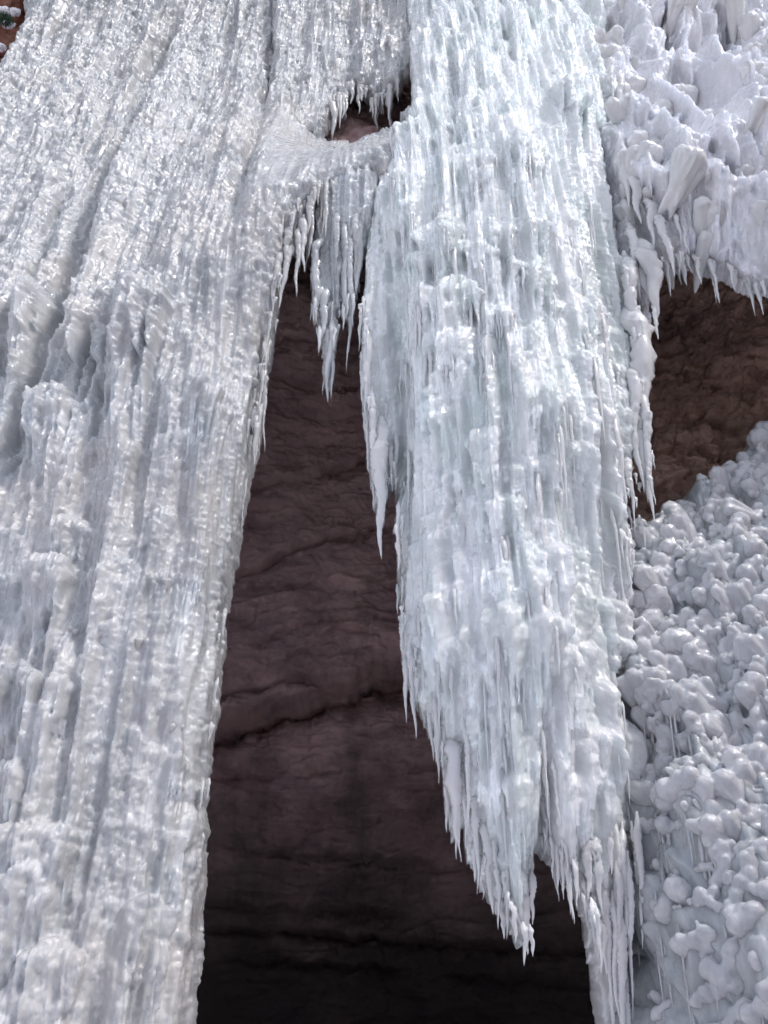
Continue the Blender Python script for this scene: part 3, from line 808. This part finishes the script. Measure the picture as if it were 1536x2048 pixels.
ic, sz = spikes([(640, 560, 630, 640, 22), (652, 560, 640, 700, 26), (664, 620, 655, 805, 26), (658, 640, 648, 790, 18), (668, 650, 662, 800, 12), (700, 420, 697, 748, 26), (686, 420, 690, 640, 20), (675, 410, 672, 530, 14), (712, 400, 712, 570, 24),
                 (640, 460, 624, 590, 24), (633, 500, 627, 655, 18), (722, 400, 716, 590, 20), (652, 700, 644, 775, 12)], 13.3, 11)
a, b = fringe(hang, [(626, 600), (640, 690), (655, 760), (668, 690), (690, 620), (714, 560)], 30, (15, 70), (5, 13), 13.4, lift=14, dy=(-.25, .2), seed=12); ic += a; sz += b
add_parts(root, "icicle", ic, sz, ICE_CLEAR)

# ------------------------------------------------------------------ central column
COL_CTRL = [(800, 250, 14.2), (900, 250, 13.6), (1050, 250, 13.2), (1200, 250, 14.0), (740, 380, 13.3), (760, 700, 12.9), (760, 1000, 12.9),
            (850, 450, 12.9), (1000, 450, 12.5), (1150, 450, 12.7), (1260, 500, 13.4), (830, 800, 12.7), (1000, 800, 12.0), (1150, 800, 12.1), (1270, 800, 12.9),
            (820, 1200, 12.6), (1000, 1200, 11.7), (1150, 1200, 11.9), (1250, 1200, 12.7), (900, 1600, 12.2), (1020, 1600, 11.8), (1180, 1600, 11.9), (1290, 1600, 12.6),
            (1050, 1900, 11.9), (1230, 2000, 12.4), (1240, 2400, 12.4), (860, 50, 16.0), (1030, 50, 15.2), (1200, 50, 15.8), (860, -100, 18.0), (1030, -100, 17.2), (1220, -100, 17.8), (800, 80, 17.0)]
COL_POLY = [(790, -110), (1235, -110), (1212, 60), (1224, 140), (1232, 215), (1215, 250), (1236, 330), (1250, 450), (1258, 560), (1266, 660), (1268, 760), (1264, 860), (1258, 940), (1260, 1000), (1270, 1060), (1262, 1150), (1256, 1250), (1244, 1330), (1248, 1400), (1282, 1440), (1290, 1560), (1286, 1660), (1296, 1790), (1270, 1900), (1256, 2060), (1250, 2420), (1225, 2420), (1222, 2060), (1206, 1930), (1185, 1820), (1165, 1770), (1142, 1730), (1112, 1700), (1082, 1680), (1072, 1740), (1060, 1850), (1048, 1870), (1028, 1830), (1000, 1790), (965, 1740), (948, 1680), (936, 1620), (928, 1640), (915, 1660), (902, 1600), (896, 1500), (880, 1440), (850, 1380), (830, 1350), (815, 1320), (804, 1230), (800, 1150), (796, 1070), (800, 1000), (796, 930), (778, 920), (770, 980), (760, 1020), (747, 960), (738, 850), (727, 760), (723, 650), (728, 560), (733, 480), (735, 400), (745, 330), (785, 275), (822, 215), (830, 150), (825, 60)]
def col_recess(px, py, X, Z):
    e = -.55 * np.exp(-((px - 790) / 28) ** 2) * smooth(420, 560, py) * smooth(1010, 930, py)
    for x0, y0, y1, a in ((1085, 40, 250, .2), (905, 80, 300, .2), (1000, 420, 700, .12), (1190, 900, 1350, .18), (1090, 1420, 1700, .3), (935, 1300, 1650, .2), (1225, 1450, 1900, .25)):
        e = e - a * np.exp(-((px - x0) / 14) ** 2) * smooth(y0 - 40, y0 + 40, py) * smooth(y1 + 40, y1 - 40, py)
    return e
col = ice_sheet(COL_CTRL, COL_POLY, ICE_BLUE, 104, du=.0115, dz=.018, T=.8, R=.55, extra=col_recess, sag=.75, rag=.025,
    flutes=((1.3, .10, .30), (3.8, .22, .15), (8.5, .4, .05)),
    heads=[(860, 225, 31, 103), (820, 280, 31, 103), (885, 470, 43, 150), (955, 500, 23, 138), (845, 590, 27, 172), (912, 590, 43, 150), (920, 680, 33, 184), (800, 640, 12, 138), (800, 360, 20, 207), (975, 880, 34, 230), (1075, 790, 31, 184), (1010, 1010, 30, 184), (890, 1030, 23, 150), (1105, 1110, 31, 195), (940, 1010, 20, 138), (1005, 1230, 33, 276), (1045, 1270, 34, 299), (1085, 1240, 28, 230), (1120, 1310, 31, 299), (985, 1475, 22, 299), (1180, 1480, 37, 299), (1150, 1560, 20, 184), (1225, 1220, 27, 276), (1262, 1440, 27, 299), (1200, 1370, 20, 276), (1038, 1560, 27, 299), (875, 1200, 20, 299), (1000, 1720, 16, 184), (1230, 1080, 19, 299), (1050, 300, 35, 184), (1130, 200, 31, 184), (960, 330, 28, 150), (1180, 620, 28, 230), (1080, 560, 28, 184), (1150, 900, 23, 253), (1034, 533, 14, 104), (1171, 1334, 14, 109), (887, 752, 12, 181), (1210, 996, 20, 109), (879, 836, 14, 71), (1090, 925, 24, 147), (1104, 431, 10, 165), (1084, 1446, 16, 130), (1045, 663, 14, 85), (976, 1536, 12, 89), (1011, 819, 12, 167), (1014, 1337, 10, 69), (1093, 1511, 24, 70), (1052, 1468, 12, 146), (1000, 631, 24, 140), (1169, 1298, 14, 160), (997, 1148, 16, 163), (840, 519, 20, 125), (1173, 393, 16, 116), (1070, 454, 20, 180), (891, 980, 12, 70), (1151, 719, 20, 62), (1037, 352, 16, 112), (919, 1279, 12, 184), (964, 1369, 10, 89), (1167, 798, 12, 155), (1199, 671, 14, 198), (919, 247, 20, 88), (1026, 935, 16, 135), (985, 1049, 12, 124), (981, 689, 20, 96), (950, 1431, 20, 149), (1210, 1131, 10, 163), (927, 1104, 14, 65), (1004, 467, 24, 116), (1184, 1056, 14, 163), (918, 1169, 12, 143), (994, 1425, 20, 217), (966, 1330, 16, 219), (1035, 1181, 10, 194), (1143, 564, 12, 68), (1082, 1045, 12, 98), (1209, 243, 12, 188), (870, 784, 14, 183), (914, 949, 16, 144), (1105, 608, 14, 99)],
    layers=[dict(n=2.2, r=(10, 22), L=(6, 22), H=(.6, 1.0), tail=(.5, .9)),
            dict(n=10, r=(4, 10), L=(16, 70), H=(.6, 1.1), tail=(.7, 1.), dt=.008, bead=.06),
            dict(n=14, r=(5, 11), L=(5, 30), H=(.6, 1.0), tail=(.4, .8), chain=1.3, cz=.25, bead=.08, dt=.012),
            dict(n=26, r=(3, 7), L=(5, 36), H=(.7, 1.2), q=.2, bead=.06, tail=(.45, .85), dt=.01)])
root = thing("ice_column", "broad blue white ice column hanging free over the cave, its foot fringed with icicles", "ice column", at(1050, 1930, 11.9))
child(root, "ice_sheet", col.me)
ic, sz = spikes([(1046, 1520, 1056, 1932, 34, 11.95), (1035, 1700, 1042, 1880, 26), (1015, 1680, 1017, 1880, 24), (985, 1640, 1000, 1860, 22), (965, 1620, 985, 1830, 22), (950, 1560, 957, 1790, 24), (1062, 1740, 1068, 1850, 14),
                 (905, 1460, 916, 1690, 38, 12.0), (912, 1580, 922, 1725, 14, 12.0), (928, 1560, 930, 1700, 12, 12.0), (868, 1300, 880, 1568, 26, 12.2), (855, 1300, 864, 1522, 22, 12.3), (822, 1250, 830, 1480, 22, 12.4), (808, 1220, 813, 1408, 20, 12.5), (845, 1330, 846, 1440, 14, 12.4), (890, 1380, 893, 1500, 18, 12.2),
                 (756, 820, 757, 1120, 34, 12.7), (745, 760, 747, 1010, 26, 12.7), (766, 850, 768, 1050, 20, 12.7), (735, 640, 737, 880, 22, 12.8), (770, 860, 772, 1000, 12, 12.8), (784, 880, 785, 985, 10, 13), (792, 860, 792, 990, 10, 13),
                 (798, 1000, 796, 1080, 10, 12.6), (1262, 560, 1308, 1044, 58, 12.9), (1278, 760, 1302, 1000, 26, 12.8), (1262, 700, 1282, 990, 30, 12.8), (1262, 480, 1278, 800, 40, 13.0), (1270, 600, 1290, 880, 34, 12.9), (1258, 900, 1270, 1050, 20, 12.7), (1252, 1040, 1258, 1250, 22, 12.5), (1240, 1060, 1246, 1250, 24, 12.5), (1296, 940, 1311, 1010, 10, 12.7),
                 (1085, 1560, 1096, 1700, 22), (1100, 1600, 1110, 1760, 18), (1112, 1620, 1118, 1790, 20), (1130, 1640, 1140, 1830, 18), (1118, 1640, 1128, 1800, 14), (1150, 1650, 1156, 1800, 18), (1170, 1640, 1176, 1800, 22), (1192, 1640, 1205, 1830, 24), (1205, 1740, 1222, 1970, 20, 12.2), (1180, 1760, 1188, 1890, 16, 12.2), (1245, 1640, 1262, 1960, 22, 12.2), (1230, 1620, 1240, 1860, 22, 12.2), (1270, 1640, 1285, 1860, 20, 12.3), (1218, 1600, 1225, 1750, 20),
                 (1228, 1780, 1238, 2075, 20, 12.15), (1244, 1820, 1250, 2110, 22, 12.1), (1214, 1800, 1222, 2005, 15, 12.15), (1258, 1700, 1270, 2040, 20, 12.15), (1236, 1720, 1243, 1940, 16, 12.1), (1275, 1620, 1284, 1900, 18, 12.2), (1222, 1900, 1229, 2120, 16, 12.2), (1254, 1940, 1262, 2200, 22, 12.2), (1085, 1460, 1100, 1660, 22, 11.7), (1070, 1480, 1078, 1640, 18, 11.7), (1240, 130, 1242, 236, 16, 14.2), (1225, 120, 1226, 215, 18, 14.2)], 11.95, 21)
YC = lambda x, y: float(np.interp(y, [300, 700, 1000, 1400, 1900], [13.3, 13.0, 12.9, 12.4, 12.0]))
for line, n, LL, WW, sd in (([(945, 1690), (965, 1750), (1000, 1800), (1030, 1850), (1052, 1900)], 26, (20, 90), (7, 18), 1), ([(1082, 1690), (1112, 1710), (1142, 1740), (1165, 1780), (1200, 1880)], 44, (30, 140), (7, 18), 2),
                            ([(804, 1240), (815, 1330), (850, 1390), (880, 1450), (900, 1560), (915, 1660)], 44, (20, 150), (6, 18), 3), ([(796, 940), (800, 1080), (802, 1200)], 16, (15, 70), (6, 12), 4),
                            ([(724, 620), (730, 780), (745, 960), (760, 1020), (775, 970), (792, 930)], 32, (20, 120), (6, 16), 5), ([(1256, 560), (1275, 660), (1290, 850), (1300, 980)], 20, (20, 110), (7, 16), 6), ([(1266, 960), (1266, 1080), (1256, 1250)], 14, (20, 100), (7, 14), 7),
                            ([(936, 1600), (930, 1520), (905, 1500)], 10, (20, 120), (6, 14), 8)):
    a, b = fringe(col, line, n, LL, WW, YC, lift=26, jit=22, dy=(-.35, .3), seed=30 + sd); ic += a; sz += b
def drips(s, n, where, Lr, rr, mat_out, out, sz):
    jj, ii = pick(s, n * 3, where, .12)
    # hang from the underside of a bulge: where relief shrinks downwards
    c = 0
    for j, i in zip(jj, ii):
        j2 = max(j - 5, 0)
        if s.S[j, i] - s.S[j2, i] < .02: continue
        p = s.P[j, i].copy()
        L = float(s.g.uniform(0, 1) ** 2 * (Lr[1] - Lr[0]) + Lr[0]); r = float(s.g.uniform(*rr)) * (.6 + .5 * L / Lr[1])
        q = p + s.N[j, i] * (.5 * r); q[2] += .05
        out.append(icicle_mesh(q, L, r, int(s.g.integers(1, 1 << 30)), knob=float(s.g.uniform(.12, .3)), sides=8)); sz.append(L * r)
        c += 1
        if c >= n: break
drips(col, 280, lambda a, b: smooth(150, 500, b) * smooth(1600, 1450, b), (.3, 1.7), (.018, .05), None, ic, sz)
add_parts(root, "icicle", ic, sz, ICE_DRIP)

# ------------------------------------------------------------------ upper right sheet
UR_CTRL = [(1230, 250, 14.2), (1350, 260, 13.9), (1536, 260, 14.0), (1750, 300, 14.2), (1250, 420, 13.5), (1350, 420, 13.3), (1536, 450, 13.0), (1750, 500, 13.0), (1310, 560, 13.3), (1420, 530, 13.4), (1536, 570, 12.9), (1740, 620, 12.9),
           (1230, 100, 16.0), (1350, 120, 16.0), (1536, 120, 16.0), (1750, 120, 16.4), (1230, -100, 18.4), (1400, -100, 18.6), (1750, -100, 19.0)]
UR_POLY = [(1165, -110), (1790, -110), (1790, 640), (1600, 588), (1536, 548), (1515, 560), (1480, 538), (1440, 520), (1400, 506), (1350, 506), (1318, 520), (1308, 538), (1312, 610), (1300, 600), (1285, 570), (1250, 480), (1215, 330), (1190, 246), (1214, 236), (1232, 236), (1222, 200), (1190, 180), (1175, 140), (1170, 40)]
UR_HOLES = [[(1312, 60), (1334, 88), (1344, 118), (1336, 142), (1320, 128)], [(1426, 80), (1446, 86), (1460, 122), (1442, 118)]]
right = ice_sheet(UR_CTRL, UR_POLY, ICE_SNOW, 105, T=.5, R=.3, sag=.6, holes=UR_HOLES, rag=.04, flutes=((1.0, .4, .62), (2.4, .6, .26), (6, .5, .04)),
    heads=[(1300, 240, 40, 90), (1350, 320, 50, 120), (1380, 370, 48, 160), (1310, 340, 40, 180), (1290, 290, 40, 120), (1460, 310, 50, 180), (1440, 400, 40, 160), (1250, 260, 40, 160), (1500, 190, 50, 110), (1400, 170, 50, 110), (1300, 110, 50, 130), (1480, 40, 60, 160), (1270, 60, 50, 150), (1360, 40, 45, 120), (1500, 420, 50, 160), (1490, 260, 50, 130), (1610, 300, 60, 200), (1650, 150, 60, 160)],
    layers=[dict(n=3.5, r=(18, 38), L=(3, 10), H=(.4, .7), tail=(.5, .9), q=.4), dict(n=9, r=(9, 20), L=(3, 14), H=(.4, .7), tail=(.5, .9), q=.4), dict(n=16, r=(4, 8), L=(3, 16), H=(.5, 1), q=.3)])
root = thing("ice_curtain", "lumpy snow white ice curtain whose fringed rim arches over the brown rock alcove", "ice curtain", at(1450, 540, 13.3), "sheets of the frozen waterfall")
child(root, "ice_sheet", right.me)
ic, sz = spikes([(1312, 410, 1352, 556, 20, 13.0), (1290, 470, 1314, 640, 46, 13.1), (1275, 450, 1300, 600, 40, 13.2), (1306, 600, 1316, 680, 11, 13.1), (1262, 430, 1280, 600, 30, 13.2), (1425, 510, 1430, 568, 9), (1470, 530, 1472, 578, 12), (1508, 545, 1514, 586, 26), (1496, 540, 1500, 580, 10), (1350, 420, 1366, 490, 12, 13.0), (1368, 440, 1376, 510, 12, 13), (1245, 300, 1262, 420, 30, 13.3), (1270, 330, 1282, 450, 26, 13.2), (1296, 380, 1310, 500, 24, 13.1)], 13.2, 41)
a, b = fringe(right, [(1320, 540), (1360, 526), (1400, 526), (1440, 540), (1480, 556), (1515, 575), (1560, 580)], 48, (8, 95), (5, 17), lambda x, y: 13.25, lift=20, dy=(-.3, .4), seed=42); ic += a; sz += b
bl = []; bs = []
bulbs(right, 190, lambda a, b: (.25 + .75 * smooth(540, 380, b)) * (np.hypot(a - 1330, b - 115) > 55) * (np.hypot(a - 1443, b - 110) > 50), (9, 20), (4, 8), (.06, -.22, .5), (2, 8), bl, bs, sep=.6, side=1.3, lift=.3)
add_parts(root, "ice_bulb", bl, bs, ICE_DRIP, 60, .018)
drips(right, 60, None, (.15, .6), (.012, .03), None, ic, sz)
add_parts(root, "icicle", ic, sz, ICE_DRIP)

# ------------------------------------------------------------------ lower right mound
MD_CTRL = [(1240, 1100, 13.3), (1330, 1060, 13.6), (1420, 980, 14.2), (1536, 880, 15.2), (1700, 760, 16.2), (1250, 1300, 12.9), (1350, 1250, 12.7), (1450, 1200, 12.8), (1536, 1150, 13.2), (1750, 1100, 14.0),
           (1270, 1600, 12.7), (1380, 1600, 12.0), (1536, 1500, 11.9), (1750, 1450, 12.3), (1270, 1900, 12.6), (1380, 1900, 11.6), (1536, 1900, 11.0), (1750, 1900, 11.0), (1260, 2400, 12.2), (1400, 2400, 11.2), (1750, 2400, 10.5)]
MD_POLY = [(1232, 1046), (1268, 1052), (1318, 1044), (1330, 1022), (1385, 980), (1450, 950), (1480, 912), (1536, 858), (1600, 800), (1790, 690), (1790, 2420), (1225, 2420), (1228, 2000), (1200, 1720), (1190, 1650), (1185, 1300), (1200, 1120)]
mound = ice_sheet(MD_CTRL, MD_POLY, ICE_GREY, 106, sag=0, du=.014, dz=.02, T=.6, R=.4, rag=.04, flutes=((.9, .3, .30), (2.6, .4, .10), (9, .5, .03)),
    layers=[dict(n=2.2, r=(30, 60), L=(1.8, 4), H=(.5, .8), tilt=.3, dt=.12, q=.6, tail=(.5, .9), where=lambda a, b, c, d: smooth(1230, 1330, a)), dict(n=6, r=(10, 20), L=(2.2, 6), H=(.7, 1.1), tilt=.3, dt=.12, q=.6, where=lambda a, b, c, d: smooth(1230, 1330, a) * (smooth(1900, 1200, b) + .25)),
            dict(n=26, r=(2.5, 6), L=(8, 40), H=(.5, .9), tail=(.6, 1.), tilt=.03)])
root = thing("ice_mound", "blue grey ice mound covered in rounded knobs, sloping up beneath the brown rock alcove", "ice mound", (4.5, 11.5, 0))
child(root, "ice_sheet", mound.me)
ic = []; sz = []
bulbs(mound, 2200, lambda a, b: smooth(1240, 1320, a) * (.5 + .5 * smooth(1700, 1200, b)) * (1 - smooth(1460, 1300, a) * smooth(1580, 1720, b) * .93), (9, 25), (2.6, 5.5), (-.42, -.2, .5), (3, 10), ic, sz, sep=.42)
bulbs(mound, 500, lambda a, b: smooth(1240, 1310, a) * (1 - smooth(1460, 1300, a) * smooth(1580, 1720, b) * .8) * (.4 + .6 * smooth(1700, 1200, b)), (6, 12), (2.2, 4.0), (-.42, -.1, .6), (1, 5), ic, sz, sep=.6)
add_parts(root, "ice_bulb", ic, sz, ICE_KNOB, 100, .018)
ic = []; sz = []
drips(mound, 300, lambda a, b: smooth(1250, 1500, b) * (.3 + .7 * smooth(1480, 1320, a)), (.3, 2.0), (.012, .03), None, ic, sz)
add_parts(root, "icicle", ic, sz, ICE_KNOB, 60)

# ------------------------------------------------------------------ light
SUN_EL, SUN_AZ = math.radians(58), math.radians(118)     # azimuth measured from +Y towards +X
w = bpy.data.worlds.new("World"); scene.world = w; w.use_nodes = True
nt = w.node_tree; nt.nodes.clear()
wo = nt.nodes.new("ShaderNodeOutputWorld"); bg = nt.nodes.new("ShaderNodeBackground"); sky = nt.nodes.new("ShaderNodeTexSky")
sky.sky_type = 'NISHITA'; sky.sun_disc = False; sky.sun_elevation = SUN_EL; sky.sun_rotation = SUN_AZ
bg.inputs[1].default_value = .15
# thin high overcast: the blue of the sky is washed out
hs = nt.nodes.new('ShaderNodeHueSaturation'); hs.inputs['Saturation'].default_value = .45; hs.inputs['Hue'].default_value = .518
nt.links.new(sky.outputs[0], hs.inputs['Color']); nt.links.new(hs.outputs[0], bg.inputs[0]); nt.links.new(bg.outputs[0], wo.inputs[0])
ld = bpy.data.lights.new("sun", "SUN"); ld.energy = 1.7; ld.angle = math.radians(9.0); ld.color = (1, .95, .93)
so = bpy.data.objects.new("sun", ld); COL.objects.link(so)
from mathutils import Vector
sd = Vector((math.sin(SUN_AZ) * math.cos(SUN_EL), math.cos(SUN_AZ) * math.cos(SUN_EL), math.sin(SUN_EL)))
so.rotation_euler = (-sd).to_track_quat('-Z', 'Y').to_euler()
so.location = sd * 40

cd = bpy.data.cameras.new("camera"); cam = bpy.data.objects.new("camera", cd); COL.objects.link(cam)
cam.location = CAM.tolist(); cam.rotation_euler = (math.pi / 2 + PITCH, 0, 0)
cd.sensor_fit = 'VERTICAL'; cd.sensor_height = 36; cd.sensor_width = 27; cd.lens = LENS; cd.clip_end = 500
scene.camera = cam
vs = scene.view_settings
scene.display_settings.display_device = 'sRGB'
vs.view_transform = 'Standard'; vs.look = 'None'; vs.exposure = .4; vs.gamma = 1; vs.use_curve_mapping = False
scene.cycles.max_bounces = 4; scene.cycles.diffuse_bounces = 3; scene.cycles.glossy_bounces = 2; scene.cycles.transmission_bounces = 2
scene.cycles.use_adaptive_sampling = True; scene.cycles.adaptive_threshold = .05
scene.cycles.use_denoising = True
print("script %.1f" % (time.time() - T0))
